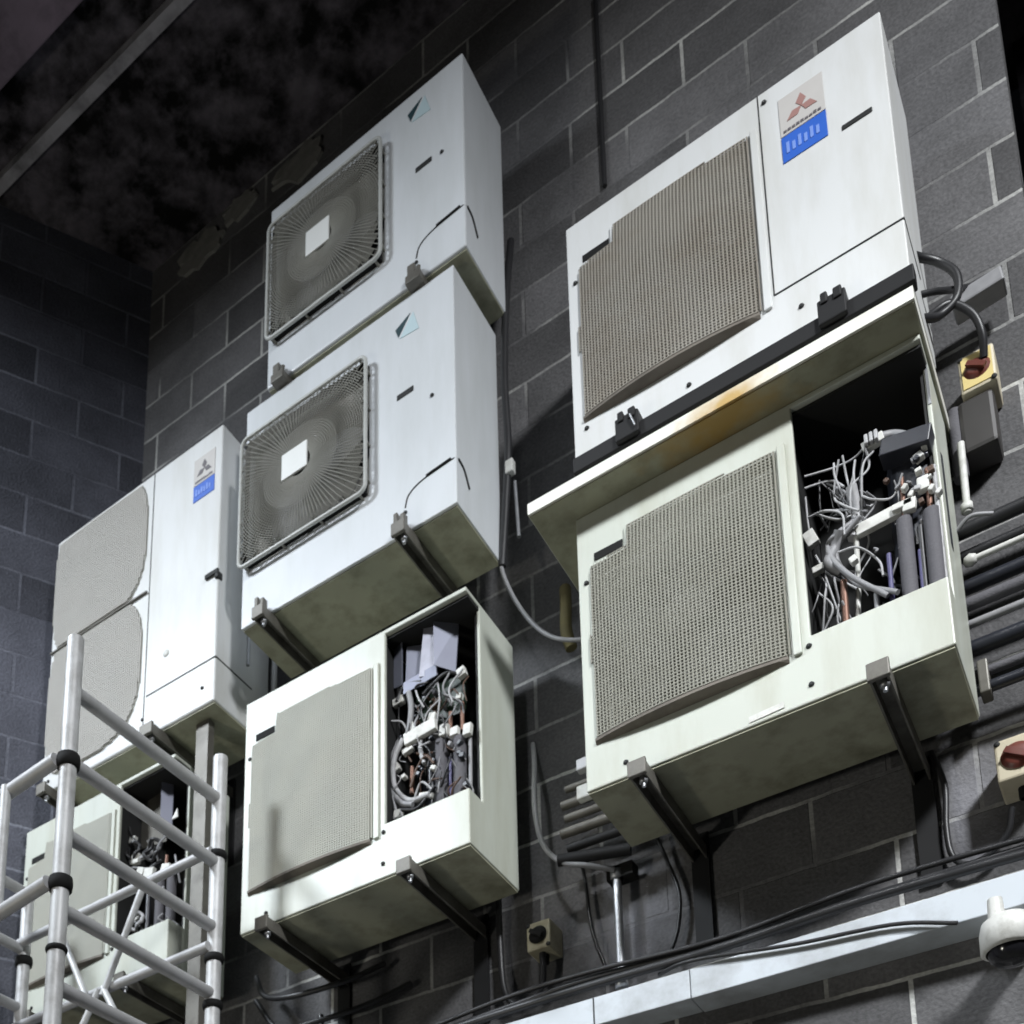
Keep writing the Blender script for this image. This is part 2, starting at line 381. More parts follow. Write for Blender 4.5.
def shroud(root, x0, x1, z0, z1, cx, cz, r, y, m):
    """plate with a round mouth between the net and the fan"""
    b = MB(); n = 48; vs = []; fs = []
    def edge(a):
        c, s_ = math.cos(a), math.sin(a); t = 1e9
        for q, lo, hi, o in ((c, x0, x1, cx), (s_, z0, z1, cz)):
            if q > 1e-6: t = min(t, (hi-o)/q)
            elif q < -1e-6: t = min(t, (lo-o)/q)
        return cx+c*t, cz+s_*t
    for k in range(n):
        a = 2*math.pi*k/n; e = edge(a)
        vs += [(e[0], y, e[1]), (cx+r*1.02*math.cos(a), y, cz+r*1.02*math.sin(a)), (cx+r*.98*math.cos(a), y+.02, cz+r*.98*math.sin(a)), (cx+r*.98*math.cos(a), y+.11, cz+r*.98*math.sin(a))]
    for k in range(n):
        j = (k+1) % n
        for q in range(3): fs.append((k*4+q, j*4+q, j*4+q+1, k*4+q+1))
    b.add(vs, fs, False); b.build('fan_shroud', m, root)

def screws(root, pts, y):
    for x, z in pts:
        MB().lathe([(.001, -.004), (.006, -.004), (.008, .0005)], (x, y, z), 'Y', 10).build('screw', M['screw'], root)

def emblem_label(root, x0, x1, z0, z1, zm, y):
    st = MB().box((x0, y-.0015, zm+.004), (x1, y+.001, z1)).build('brand_label', M['stick'], root)
    cx = (x0+x1)/2; cz = zm+(z1-zm)*.50; s = (x1-x0)*.34
    e = MB()
    for a in (90, 210, 330):
        d = Vector((math.cos(R(a)), math.sin(R(a)))); n = Vector((-d.y, d.x))
        p = [Vector((cx, cz)), Vector((cx, cz))+d*s*.87*.58+n*s*.34*1.0, Vector((cx, cz))+d*s*1.16, Vector((cx, cz))+d*s*.87*.58-n*s*.34]
        e.prism([(q.x, q.y) for q in p][::-1], y-.003, y-.0012)
    e.build('emblem', M['dia'] if x1-x0 > .12 else M['diad'], st)
    e = MB()
    q = random.Random(3)
    for k in range(9):
        xx = x0+.008+(x1-x0-.016)*k/9; e.box((xx, y-.003, zm+.012), (xx+(x1-x0)/14, y-.0012, zm+.012+q.uniform(.007, .011)))
    e.build('lettering', M['stick' if x1-x0 > .12 else 'diad'] if False else M['diad'], st)
    bl = MB().box((x0, y-.0015, z0), (x1, y+.001, zm)).build('blue_label', M['blue'], root)
    e = MB(); hh = zm-z0
    for k in range(6):
        xx = x0+.012+(x1-x0-.024)*k/6; e.box((xx, y-.003, z0+hh*.30), (xx+(x1-x0)*.07, y-.0012, z0+hh*(.62 if k % 2 else .72)))
    e.build('lettering', M['bluel'], bl)

def net_unit(name, label, x0, z0, w, h, d, yf, paint, net, shr, open_=False, sticker=None, hub=False, slot_mark=False, pitch=(.0106, .0106, .0043), bulge=.027):
    """single-fan heat pump condenser: casing, bulged net, service side on the right"""
    root = thing(name, label, 'condenser unit', (x0+w/2, yf+d, z0), 'condenser units fixed to the wall')
    sx, sz = w/.95, h/.943
    X = lambda u: x0+u*sx
    Z = lambda v: z0+v*sz
    xs = [X(u) for u in (0, .012, .045, .15, .568, .604, .614, .628, .938, .95)]
    zs = [Z(v) for v in (0, .014, .155, .195, .755, .81, .926, .943)]
    ys = [yf, yf+.014, yf+.09, yf+d-.012, yf+d]
    def occ(x, y, z):
        u, v = (x-x0)/sx, (z-z0)/sz; yy = y-yf
        front = yy < .014
        if front and .045 < u < .568 and .155 < v < .81 and not (u < .15 and v > .755): return False
        if open_:
            if front and .628 < u < .945 and .195 < v < .926: return False
            if u > .938 and yy < .09 and .195 < v < .926: return False
        return u < .012 or u > .938 or v < .014 or v > .926 or front or yy > d-.012 or .604 < u < .614
    body = MB().cells(xs, ys, zs, occ).build('casing', paint, root, bevel=.004, seg=2, mats=[M['dark'], M['under']],
        matfn=lambda p: 0)
    # raw base pan below and black sheets inside that paint the bay's shade
    MB().box((X(.004), yf+.006, z0-.006), (X(.946), yf+d-.004, z0+.0005)).build('base_pan', M['under'], root)
    MB().box((X(.016), yf+d-.06, Z(.02)), (X(.600), yf+d-.016, Z(.92))).build('coil', M['dark'], root)
    if open_:
        MB().box((X(.618), yf+d-.05, Z(.02)), (X(.934), yf+d-.016, Z(.92))).build('inner_back_shade', M['dark'], root)
        b = MB().box((X(.617), yf+.016, Z(.915)), (X(.947), yf+d-.052, Z(.9245))); b.box((X(.930), yf+.094, Z(.02)), (X(.936), yf+d-.052, Z(.912))); b.box((X(.615), yf+.016, Z(.02)), (X(.6165), yf+d-.052, Z(.912)))
        b.build('shade_lining', M['dark'], root)
    # net
    cu, cz = .307, .475
    def inside(x, z):
        u, v = (x-x0)/sx, (z-z0)/sz
        top = .83-.015*(u-.16)/.41
        right = .577+.006*math.exp(-((v-.46)/.09)**2)
        left = .040-.010*math.exp(-((v-.46)/.07)**2)
        if u < left or u > right or v < .150 or v > top: return False
        if u < .155 and v > .742+.06*(u-.04): return False
        return True
    def yo(x, z):
        u, v = (x-x0)/sx, (z-z0)/sz
        s_ = min(1, max(0, (u-.03)/.545)); k = math.sin(math.pi*s_)**.8
        t = min(1, max(0, (.84-v)/.25))
        return yf-.006-bulge*k*(t**.7)
    g = bars(inside, X(.034), X(.586), Z(.150), Z(.83), yo, pitch[0], pitch[1], pitch[2])
    grille = g.build('fan_grille', net, root)
    # solid lip that closes the bulge along its lower edge, with the flange strip on its right
    b = MB(); n = 24; vs = []; fs = []
    for i in range(n+1):
        u = .036+(.572-.036)*i/n; x = X(u); yb = yo(x, Z(.15))
        zb = Z(.150); zl = Z(.150-.012)
        vs += [(x, yb-.001, zb+.006), (x, yb-.001, zb-.003), (x, yf-.001, zl), (x, yf-.001, zb+.006)]
    for i in range(n):
        for k in range(3): q = i*4+k; fs.append((q, q+1, q+5, q+4))
    b.add(vs, fs, False); b.build('grille_lip', M['lip'], grille)
    fl = MB()
    fl.box((X(.584), yf-.009, Z(.150)), (X(.606), yf+.001, Z(.82)))
    fl.build('grille_flange', paint, grille, bevel=.003)
    b = MB().box((X(.044), yf-.007, Z(.744)), (X(.155), yf-.0005, Z(.750))); b.box((X(.150), yf-.007, Z(.750)), (X(.156), yf-.0005, Z(.826)))
    b.build('grille_frame', paint, grille)
    MB().box((X(.054), yf-.0025, Z(.762)), (X(.142), yf+.002, Z(.789)), ).build('handle_slot', M['black'], root)
    shroud(root, X(.02), X(.60), Z(.10), Z(.86), X(cu), Z(cz), .262*sx, yf+.03, shr)
    fan_parts(root, X(cu), Z(cz), yf+(.055 if hub else .08), .25*sx, None)
    if hub: MB().lathe([(.001, -.012), (.05, -.011), (.066, .0), (.068, .02)], (X(cu), yf+.022, Z(cz)), 'Y', 24).build('fan_hub', M['badge'], root)
    screws(root, [(X(.592), Z(.795)), (X(.592), Z(.185)), (X(.043), Z(.115)), (X(.36), Z(.055)), (X(.68), Z(.10)), (X(.026), Z(.70)), (X(.63), Z(.965 if False else .90))] if not open_ else [(X(.592), Z(.795)), (X(.592), Z(.185)), (X(.12), Z(.045)), (X(.622), Z(.165)), (X(.62), Z(.05)), (X(.026), Z(.70))], yf-.0085 if False else yf-.001)
    if not open_:
        b = MB()
        b.box((X(.6115), yf-.0015, Z(.19)), (X(.6145), yf+.001, Z(.94)))
        b.box((X(.6145), yf-.0018, Z(.188)), (X(.951), yf+.001, Z(.193)))
        b.box((X(.9495), yf+.001, Z(.188)), (X(.9515), yf+.20, Z(.193)))
        b.build('panel_seam', M['screw'], root)
        MB().box((X(.826), yf-.003, Z(.610)), (X(.905), yf+.001, Z(.627))).build('name_badge', M['screw'], root, bevel=.002)
    if sticker: emblem_label(root, X(.668), X(.79), Z(.628), Z(.868), Z(.722), yf-.001)
    return root, X, Z

def cable_part(root, name, pts, r, m, n=7): return MB().cable(pts, r, n).build(name, m, root)

# --- top right: white unit A
A, XA, ZA = net_unit('condenser_unit', 'clean white condenser with brown net and blue label, top right, on a black rail', 2.455, 1.401, .945, .938, .33, -.40, M['paintA'], M['netA'], M['shroud'], sticker=True)
# --- lower right: open unit B
B, XB, ZB = net_unit('condenser_unit', 'large cream condenser with its service panel off, white wires showing, under the drip tray', 2.449, .253, .955, .95, .325, -.40, M['paintB'], M['netB'], M['shroudP'], open_=True, hub=True)
# --- lower middle: open unit F
F_, XF, ZF = net_unit('condenser_unit', 'cream condenser with its panel off and bent grey metal sheets inside, lower middle', 1.153, .243, .915, .94, .33, -.40, M['paintB'], M['netF'], M['shroudP'], open_=True, bulge=.022, pitch=(.0092, .0088, .0058))
# --- lower left: open unit behind the scaffold
Mu, XM, ZM = net_unit('condenser_unit', 'opened cream condenser standing behind the scaffold rungs, lower left', -.046, .25, .85, .89, .33, -.40, M['paintB'], M['netF'], M['shroudP'], open_=True, bulge=.018, pitch=(.0092, .0088, .0058))

def P(X, Z, u, v, y): return (X(u), y, Z(v))
# guts of B
def guts(root, X, Z, pts, r, m, name='wire', y=-.33, wob=.02):
    q = random.Random(len(root.children)*7+1)
    p = [(X(u), y+q.uniform(-wob, wob), Z(v)) for u, v in pts]
    MB().cable(p, r, 6).build(name, m, root)
def block(root, X, Z, u, v, su, sv, m, name='connector', y=-.33, d=.02, tilt=0):
    c = Vector((X(u), y, Z(v)))
    MB().box(c-Vector((su/2, d/2, sv/2)), c+Vector((su/2, d/2, sv/2)), rot=Matrix.Rotation(R(tilt), 3, 'Y')).build(name, m, root, bevel=.0025)

BLK = []
W = [[(.637,.736),(.709,.749),(.762,.744),(.808,.753)], [(.709,.749),(.712,.687),(.733,.605),(.747,.547)], [(.735,.742),(.738,.671),(.754,.591)],
     [(.761,.725),(.756,.659),(.756,.561)], [(.806,.725),(.78,.673),(.763,.557)], [(.652,.616),(.704,.574),(.749,.575)],
     [(.643,.492),(.669,.419),(.732,.345)], [(.667,.391),(.688,.265)], [(.633,.678),(.631,.599),(.639,.535)],
     [(.725,.735),(.70,.66),(.72,.60),(.76,.55)], [(.79,.74),(.79,.69),(.75,.63),(.74,.56)], [(.634,.70),(.66,.72),(.70,.71),(.73,.65)],
     [(.634,.62),(.68,.60),(.72,.56),(.72,.50)], [(.77,.60),(.80,.56),(.84,.56),(.87,.60)], [(.634,.45),(.66,.40),(.66,.33),(.64,.25)],
     [(.70,.46),(.75,.44),(.79,.40),(.80,.33)]]
for p in W: guts(B, XB, ZB, p, .0030, M['wire'])
q = random.Random(21)
for i in range(48):
    a = (q.uniform(.64, .80), q.uniform(.60, .75)) if i % 2 else (q.uniform(.64, .93), q.uniform(.24, .60))
    e_ = (.75+q.uniform(-.03, .03), .57+q.uniform(-.04, .03)) if i % 2 else (a[0]+q.uniform(-.07, .07), max(.21, a[1]-q.uniform(.03, .16)))
    mm_ = ((a[0]+e_[0])/2+q.uniform(-.035, .035), (a[1]+e_[1])/2+q.uniform(-.02, .03))
    guts(B, XB, ZB, [a, mm_, e_], q.choice([.0018, .0022, .003]), M[q.choice(['wire', 'wireg', 'wireg', 'cable', 'wire'])], y=-.30, wob=.04)
for i in range(16):
    u_, v_ = q.uniform(.83, .945), q.uniform(.46, .68)
    block_args = (u_, v_, q.uniform(.006, .016), q.uniform(.006, .018), M[q.choice(['white', 'wireg', 'comp', 'wireb', 'wire'])], 'fitting', -.325+q.uniform(-.02, .02), .014, q.uniform(-80, 80))
    BLK.append(block_args)
for p in ([(.752,.545),(.699,.512),(.676,.505),(.683,.45),(.726,.367),(.806,.265)], [(.76,.53),(.70,.49),(.695,.44),(.735,.36),(.83,.26)]):
    guts(B, XB, ZB, p, .0075, M['wireg'], 'cable')
guts(B, XB, ZB, [(.744,.51),(.734,.381),(.726,.272)], .007, M['white'], 'drain_hose', y=-.31)
guts(B, XB, ZB, [(.748,.64),(.75,.57),(.735,.50)], .015, M['wire'], 'wire_bundle')
guts(B, XB, ZB, [(.71,.52),(.69,.49),(.675,.44),(.70,.41)], .014, M['wireg'], 'wire_bundle')
guts(B, XB, ZB, [(.811,.785),(.85,.79),(.889,.75)], .013, M['wireg'], 'sensor_wire', y=-.30)
for (u, v, a, c_) in ((.808,.75,.055,.028), (.636,.546,.03,.05), (.876,.505,.03,.035), (.909,.637,.022,.02), (.912,.549,.028,.04), (.648,.441,.03,.02), (.734,.42,.018,.02), (.86,.515,.05,.018)):
    block(B, XB, ZB, u, v, a, c_, M['white'], tilt=rnd.uniform(-25, 25))
for a_ in BLK: block(B, XB, ZB, *a_)
block(B, XB, ZB, .80, .513, .11, .034, M['white'], 'insulation_band', y=-.32, tilt=-4)
for i in range(3): block(B, XB, ZB, .795+i*.012, .752, .009, .03, M['wire'], 'terminal', y=-.345)
MB().lathe([(.001,.16),(.035,.155),(.06,.13),(.068,.09),(.068,-.2)], (XB(.885), -.24, ZB(.60)), 'Z', 24).build('compressor', M['comp'], B)
block(B, XB, ZB, .885, .685, .12, .05, M['comp'], 'valve_cover', y=-.33, d=.06, tilt=12)
for u, v0, v1, r, m in ((.855,.20,.48,.019,'foam'), (.918,.20,.47,.020,'foam'), (.812,.20,.40,.006,'violet'), (.884,.20,.37,.006,'violet'), (.86,.48,.61,.006,'copper'), (.92,.47,.60,.007,'copper'), (.775,.20,.30,.007,'wireg'), (.89,.2,.44,.007,'cable'), (.935,.2,.6,.006,'wire'), (.70,.2,.38,.009,'copper')):
    MB().tube([(XB(u), -.32, ZB(v0)), (XB(u+.003), -.32, ZB(v1))], r, 12).build('insulated_pipe' if m == 'foam' else 'pipe', M[m], B)
for u, v in ((.883,.53),(.905,.59),(.93,.52),(.87,.56),(.925,.655),(.90,.67),(.945,.50)):
    block(B, XB, ZB, u, v, .016, .012, M['white'], 'cable_tie', y=-.335, tilt=rnd.uniform(-60, 60))
block(B, XB, ZB, .755, .23, .1, .05, M['sheet'], 'bracket_plate', y=-.25)
MB().box((XB(.942), -.312, ZB(.93)), (XB(.949), -.30, ZB(.80))).build('corner_strip', M['galv'], B)

MB().prism([(XB(.46), ZB(.010)), (XB(.55), ZB(.014)), (XB(.55), ZB(.032)), (XB(.46), ZB(.028))], -.4025, -.3995).build('white_label', M['white'], B)
# guts of F
def plate(root, X, Z, q, y0, y1, m, name='sheet'):
    vs = [(X(u), y, Z(v)) for (u, v), y in zip(q, (y0, y1, y1, y0))]
    o = MB().add(vs+[(a, b_+.004, c_) for a, b_, c_ in vs], [(0,1,2,3),(7,6,5,4),(0,4,5,1),(1,5,6,2),(2,6,7,3),(3,7,4,0)]).build(name, m, root); return o
plate(F_, XF, ZF, [(.618,.76),(.663,.745),(.663,.915),(.618,.915)], -.33, -.345, M['sheet'], 'sheet_metal')
plate(F_, XF, ZF, [(.668,.72),(.733,.735),(.733,.895),(.676,.895)], -.335, -.31, M['sheet'], 'sheet_metal')
plate(F_, XF, ZF, [(.735,.735),(.797,.725),(.797,.92),(.756,.92)], -.352, -.335, M['sheetl'], 'sheet_metal')
plate(F_, XF, ZF, [(.799,.745),(.849,.735),(.864,.92),(.799,.92)], -.36, -.30, M['sheet'], 'sheet_metal')
plate(F_, XF, ZF, [(.67,.70),(.80,.715),(.80,.76),(.67,.745)], -.35, -.345, M['sheet'], 'sheet_metal')
plate(F_, XF, ZF, [(.705,.56),(.89,.565),(.89,.70),(.70,.73)], -.30, -.31, M['pcb'], 'control_board')
q = random.Random(11)
for i in range(26):
    block(F_, XF, ZF, q.uniform(.70, .89), q.uniform(.565, .70), q.uniform(.008, .022), q.uniform(.006, .02), M[q.choice(['wireg', 'comp', 'pcb', 'pcb', 'wireb', 'comp', 'foam'])], 'component', y=-.315, tilt=q.uniform(-10, 10))
for (u, v, a, c_) in ((.893,.684,.03,.034), (.643,.693,.042,.028), (.883,.597,.02,.02), (.778,.57,.026,.026), (.912,.46,.028,.04), (.823,.498,.03,.04), (.863,.474,.03,.03), (.68,.487,.04,.02), (.70,.56,.02,.05), (.635,.44,.02,.03), (.75,.285,.05,.02), (.64,.26,.03,.03)):
    block(F_, XF, ZF, u, v, a, c_, M['white'], tilt=q.uniform(-20, 20), y=-.335)
block(F_, XF, ZF, .735, .525, .12, .045, M['white'], 'insulation_band', y=-.345, tilt=-6)
for p, r, m in (([(.65,.546),(.615,.48),(.605,.39),(.65,.30),(.70,.27)], .010, 'wireg'), ([(.665,.53),(.632,.462),(.628,.369),(.679,.300),(.77,.275)], .010, 'wire'), ([(.66,.55),(.62,.5),(.618,.36),(.64,.22)], .006, 'wireg'),
     ([(.64,.69),(.66,.73),(.70,.735),(.74,.72)], .008, 'cable'), ([(.69,.70),(.70,.64),(.69,.57),(.67,.53)], .010, 'wireg'), ([(.70,.66),(.72,.62),(.71,.57),(.72,.53)], .004, 'wireg'),
     ([(.62,.62),(.66,.60),(.68,.55)], .004, 'wire'), ([(.75,.66),(.79,.69),(.84,.70),(.88,.69)], .006, 'cable'), ([(.78,.57),(.82,.60),(.86,.63),(.885,.60)], .003, 'wireb'), ([(.69,.34),(.72,.40),(.76,.42),(.79,.38)], .005, 'wireb'),
     ([(.80,.70),(.81,.62),(.79,.53)], .003, 'wire'), ([(.74,.53),(.73,.46),(.75,.40)], .007, 'wire'), ([(.72,.45),(.75,.44),(.78,.43)], .004, 'wireb'), ([(.66,.26),(.72,.25),(.79,.30)], .006, 'cable'), ([(.70,.28),(.74,.33),(.78,.29)], .004, 'wire')):
    guts(F_, XF, ZF, p, r, M[m], 'wire' if r < .007 else 'hose', y=-.34, wob=.012)
for u, v0, v1, r, m in ((.80,.20,.475,.021,'foam'), (.871,.20,.455,.022,'foam'), (.883,.48,.60,.007,'copper'), (.837,.47,.57,.007,'copper'), (.684,.33,.43,.008,'copper'), (.91,.20,.44,.006,'wireg'), (.835,.2,.4,.006,'violet'), (.76,.2,.42,.012,'comp')):
    MB().tube([(XF(u), -.32, ZF(v0)), (XF(u+.002), -.32, ZF(v1))], r, 12).build('insulated_pipe' if m == 'foam' else 'pipe', M[m], F_)
MB().lathe([(.001,.10),(.04,.09),(.06,.06),(.062,-.1)], (XF(.74), -.22, ZF(.33)), 'Z', 20).build('compressor', M['comp'], F_)

for i in range(52):
    a = (q.uniform(.63, .91), q.uniform(.24, .72)); e_ = (a[0]+q.uniform(-.08, .08), max(.21, a[1]-q.uniform(.02, .15)))
    cl = lambda p: (min(.92, max(.63, p[0])), p[1])
    guts(F_, XF, ZF, [cl(a), cl(((a[0]+e_[0])/2+q.uniform(-.03, .03), (a[1]+e_[1])/2)), cl(e_)], q.choice([.0018, .0025, .0035]), M[q.choice(['wire', 'wireg', 'cable', 'cable', 'wireb', 'wireg'])], y=-.34, wob=.02)
for i in range(14):
    block(F_, XF, ZF, q.uniform(.64, .91), q.uniform(.25, .56), q.uniform(.008, .02), q.uniform(.008, .02), M[q.choice(['white', 'comp', 'comp', 'wireg', 'comp'])], 'fitting', y=-.34, tilt=q.uniform(-60, 60))
# guts of the lower left unit
plate(Mu, XM, ZM, [(.62,.70),(.80,.66),(.80,.915),(.62,.915)], -.27, -.29, M['grime'], 'sheet_metal')
plate(Mu, XM, ZM, [(.80,.70),(.83,.70),(.83,.915),(.80,.915)], -.33, -.29, M['sheet'], 'sheet_metal')
MB().prism([(XM(.89), ZM(.69)), (XM(.92), ZM(.73)), (XM(.925), ZM(.69))], -.35, -.345).build('warning_triangle', M['white'], Mu)
q = random.Random(5)
for (u, v, a, c_) in ((.665,.60,.04,.04), (.75,.50,.05,.05), (.85,.49,.045,.035), (.92,.47,.03,.03), (.64,.70,.03,.03), (.70,.53,.04,.03), (.68,.32,.04,.03), (.80,.40,.03,.03)):
    block(Mu, XM, ZM, u, v, a, c_, M['white'], tilt=q.uniform(-30, 30))
def ringp(root, c, r, rt, m, name='hose_loop', y=-.34):
    MB().tube([(c[0]+r*math.cos(2*math.pi*k/20), y+.01*math.sin(k), c[1]+r*math.sin(2*math.pi*k/20)) for k in range(20)], rt, 7, closed=True).build(name, m, root)
ringp(Mu, (XM(.655), ZM(.64)), .032, .007, M['cable']); ringp(Mu, (XM(.775), ZM(.60)), .04, .008, M['cable']); ringp(Mu, (XM(.69), ZM(.30)), .034, .008, M['wire'])
for i in range(14):
    a = (q.uniform(.63, .92), q.uniform(.25, .68)); b2 = (a[0]+q.uniform(-.1, .1), a[1]+q.uniform(-.16, .1)); c2 = ((a[0]+b2[0])/2+q.uniform(-.04, .04), (a[1]+b2[1])/2)
    cl = lambda p: (min(.93, max(.63, p[0])), max(.21, p[1]))
    guts(Mu, XM, ZM, [cl(a), cl(c2), cl(b2)], q.choice([.004, .006, .009]), M[q.choice(['wire', 'wireg', 'cable', 'wireg'])])
for u, v0, v1, r, m in ((.81,.20,.47,.020,'foam'), (.875,.20,.46,.020,'foam'), (.84,.45,.56,.007,'copper'), (.74,.20,.45,.010,'comp')):
    MB().tube([(XM(u), -.32, ZM(v0)), (XM(u), -.32, ZM(v1))], r, 12).build('insulated_pipe' if m == 'foam' else 'pipe', M[m], Mu)

# --- stacked square-guard units D1 and D2
def square_unit(label, x0, z0, w, h, d, yf, g, badge, mark, slot, pat):
    root = thing('condenser_unit', label, 'condenser unit', (x0+w/2, yf+d, z0), 'condenser units fixed to the wall')
    X = lambda u: x0+u
    Z = lambda v: z0+v
    gu0, gu1, gv0, gv1 = g
    xs = [X(0), X(.012), X(gu0+.012), X(gu1-.008), X(w-.012), X(w)]; zs = [Z(0), Z(.014), Z(gv0+.01), Z(gv1-.012), Z(h-.014), Z(h)]
    ys = [yf, yf+.014, yf+d-.012, yf+d]
    def occ(x, y, z):
        u, v, yy = x-x0, z-z0, y-yf
        if yy < .014: return not (gu0+.012 < u < gu1-.008 and gv0+.01 < v < gv1-.012)
        return u < .012 or u > w-.012 or v < .014 or v > h-.014 or yy > d-.012
    MB().cells(xs, ys, zs, occ).build('casing', M['paintD'], root, bevel=.012, seg=3)
    MB().box((X(.006), yf+.012, z0-.006), (X(w-.006), yf+d-.004, z0+.0005)).build('base_pan', M['under'], root)
    MB().box((X(.014), yf+d-.06, Z(.02)), (X(w-.014), yf+d-.02, Z(h-.02))).build('coil', M['dark'], root)
    cx, cz = X((gu0+gu1)/2), Z((gv0+gv1)/2); hw = (gu1-gu0)/2; hh = (gv1-gv0)/2
    yo = yf-.034
    # rounded square rim
    def rsq(hw, hh, rr, y, n=6):
        pts = []
        for sx_, sz_, a0 in ((1,1,0),(-1,1,90),(-1,-1,180),(1,-1,270)):
            for k in range(n+1):
                a = R(a0+90*k/n); pts.append((cx+sx_*(hw-rr)+rr*math.cos(a), y, cz+sz_*(hh-rr)+rr*math.sin(a)))
        return pts
    guard = MB()
    guard.tube(rsq(hw, hh, .03, yo), .0075, 8, closed=True)
    gr = guard.build('guard_rim', M['rim'], root)
    st = MB()
    for sx_ in (-1, 1):
        for t in (-.8, -.27, .27, .8): st.tube([(cx+sx_*hw, yo, cz+t*hh), (cx+sx_*(hw-.004), yf+.002, cz+t*hh)], .005, 6)
        for t in (-.9, -.3, .3, .9): st.tube([(cx+t*hw, yo, cz+sx_*hh), (cx+t*hw, yf+.002, cz+sx_*(hh-.004))], .005, 6)
    st.build('standoff', M['netD'], gr)
    sk = MB(); e = .012  # black strips painting the shadow in the gap between rim and panel
    sk.box((cx+hw-e-.004, yo+.010, cz-hh+e), (cx+hw-e, yf+.0, cz+hh-e)); sk.box((cx-hw+e, yo+.010, cz-hh+e), (cx-hw+e+.004, yf, cz+hh-e))
    sk.box((cx-hw+e+.005, yo+.010, cz-hh+e), (cx+hw-e-.005, yf, cz-hh+e+.004)); sk.box((cx-hw+e+.005, yo+.010, cz+hh-e-.004), (cx+hw-e-.005, yf, cz+hh-e))
    sk.build('gap_shade', M['black'], gr)
    wires = MB()
    n = 108
    for k in range(n):
        a = 2*math.pi*(k+.5)/n; c_, s_ = math.cos(a), math.sin(a)
        t = min((hw-.004)/max(1e-6, abs(c_)), (hh-.004)/max(1e-6, abs(s_)))
        wires.tube([(cx+.05*c_, yo-.008, cz+.05*s_), (cx+t*.6*c_, yo-.008, cz+t*.6*s_), (cx+t*c_, yo, cz+t*s_)], .0021, 4, caps=False)
    r = .06
    while r < hw*1.32:
        n2 = 40; cur = []
        for k in range(n2+1):
            a = 2*math.pi*k/n2; x, z = r*math.cos(a), r*math.sin(a)
            if abs(x) < hw-.003 and abs(z) < hh-.003: cur.append((cx+x, yo-.007 if r < hw*.6 else yo-.004, cz+z))
            else:
                if len(cur) > 1: wires.tube(cur, .0020, 4, caps=False)
                cur = []
        if len(cur) > 1: wires.tube(cur, .0020, 4, caps=False)
        r += .0088
    wires.build('wire_guard', M['netD'], gr)
    shroud(root, cx-hw+.02, cx+hw-.02, cz-hh+.02, cz+hh-.02, cx, cz, min(hw, hh)*.93, yf+.03, M['shroud'])
    fan_parts(root, cx, cz, yf+.09, min(hw, hh)*.9, None)
    b0, b1, b2, b3 = badge
    MB().box((X(b0), yo-.016, Z(b2)), (X(b1), yo-.007, Z(b3))).build('hub_badge', M['badge'], gr, bevel=.003)
    u, v = mark
    lm = MB().prism([(X(u-.012), Z(v+.005)), (X(u+.0), Z(v-.035)), (X(u+.05), Z(v+.038))][::1], yf-.002, yf+.001).build('brand_mark', M['navy'], root)
    MB().prism([(X(u+.006), Z(v-.045)), (X(u+.085), Z(v-.055)), (X(u+.062), Z(v+.035))], yf-.0018, yf+.001).build('brand_mark_light', M['cyan'], lm)
    u, v = slot
    MB().box((X(u), yf-.003, Z(v-.011)), (X(u+.068), yf+.001, Z(v+.011))).build('name_badge', M['screw'], root, bevel=.002)
    # lower service cover with its arched handle recess running round the corner
    pr = [(X(w-.20), yf-.001, Z(.10)), (X(w-.185), yf-.001, Z(.145)), (X(w-.13), yf-.001, Z(.172)), (X(w-.02), yf-.001, Z(.182)), (X(w+.0), yf+.008, Z(.183))]
    MB().cable(pr, .0024, 5, 6).build('cover_seam', M['screw'], root)
    MB().tube([(X(w-.115), yf-.001, Z(.178)), (X(w-.02), yf-.001, Z(.186))], .006, 6).build('handle_recess', M['black'], root)
    MB().cable([(X(w+.0005), yf+.012, Z(.183)), (X(w+.0005), yf+.05, Z(.17)), (X(w+.0005), yf+.085, Z(.12))], .005, 6, 5).build('cover_seam', M['screw'], root)
    screws(root, [(X(w-.09), Z(.50)), (X(gu0+.03), Z(gv1+.01)), (X(w-.2), Z(.08))], yf-.001)
    return root, X, Z
D2, XD2, ZD2 = square_unit('white condenser with square wire guard, lower of the stacked pair, above the bent-sheet unit', 1.117, 1.527, .925, 1.004, .315, -.402, (.008, .582, .238, .83), (.217, .334, .497, .612), (.70, .885), (.693, .585), 1)
D1, XD1, ZD1 = square_unit('highest white condenser with square wire guard, topmost of the stacked pair near the ceiling', 1.212, 2.580, .88, .896, .30, -.400, (.018, .548, .188, .762), (.215, .325, .434, .552), (.66, .80), (.68, .508), 0)

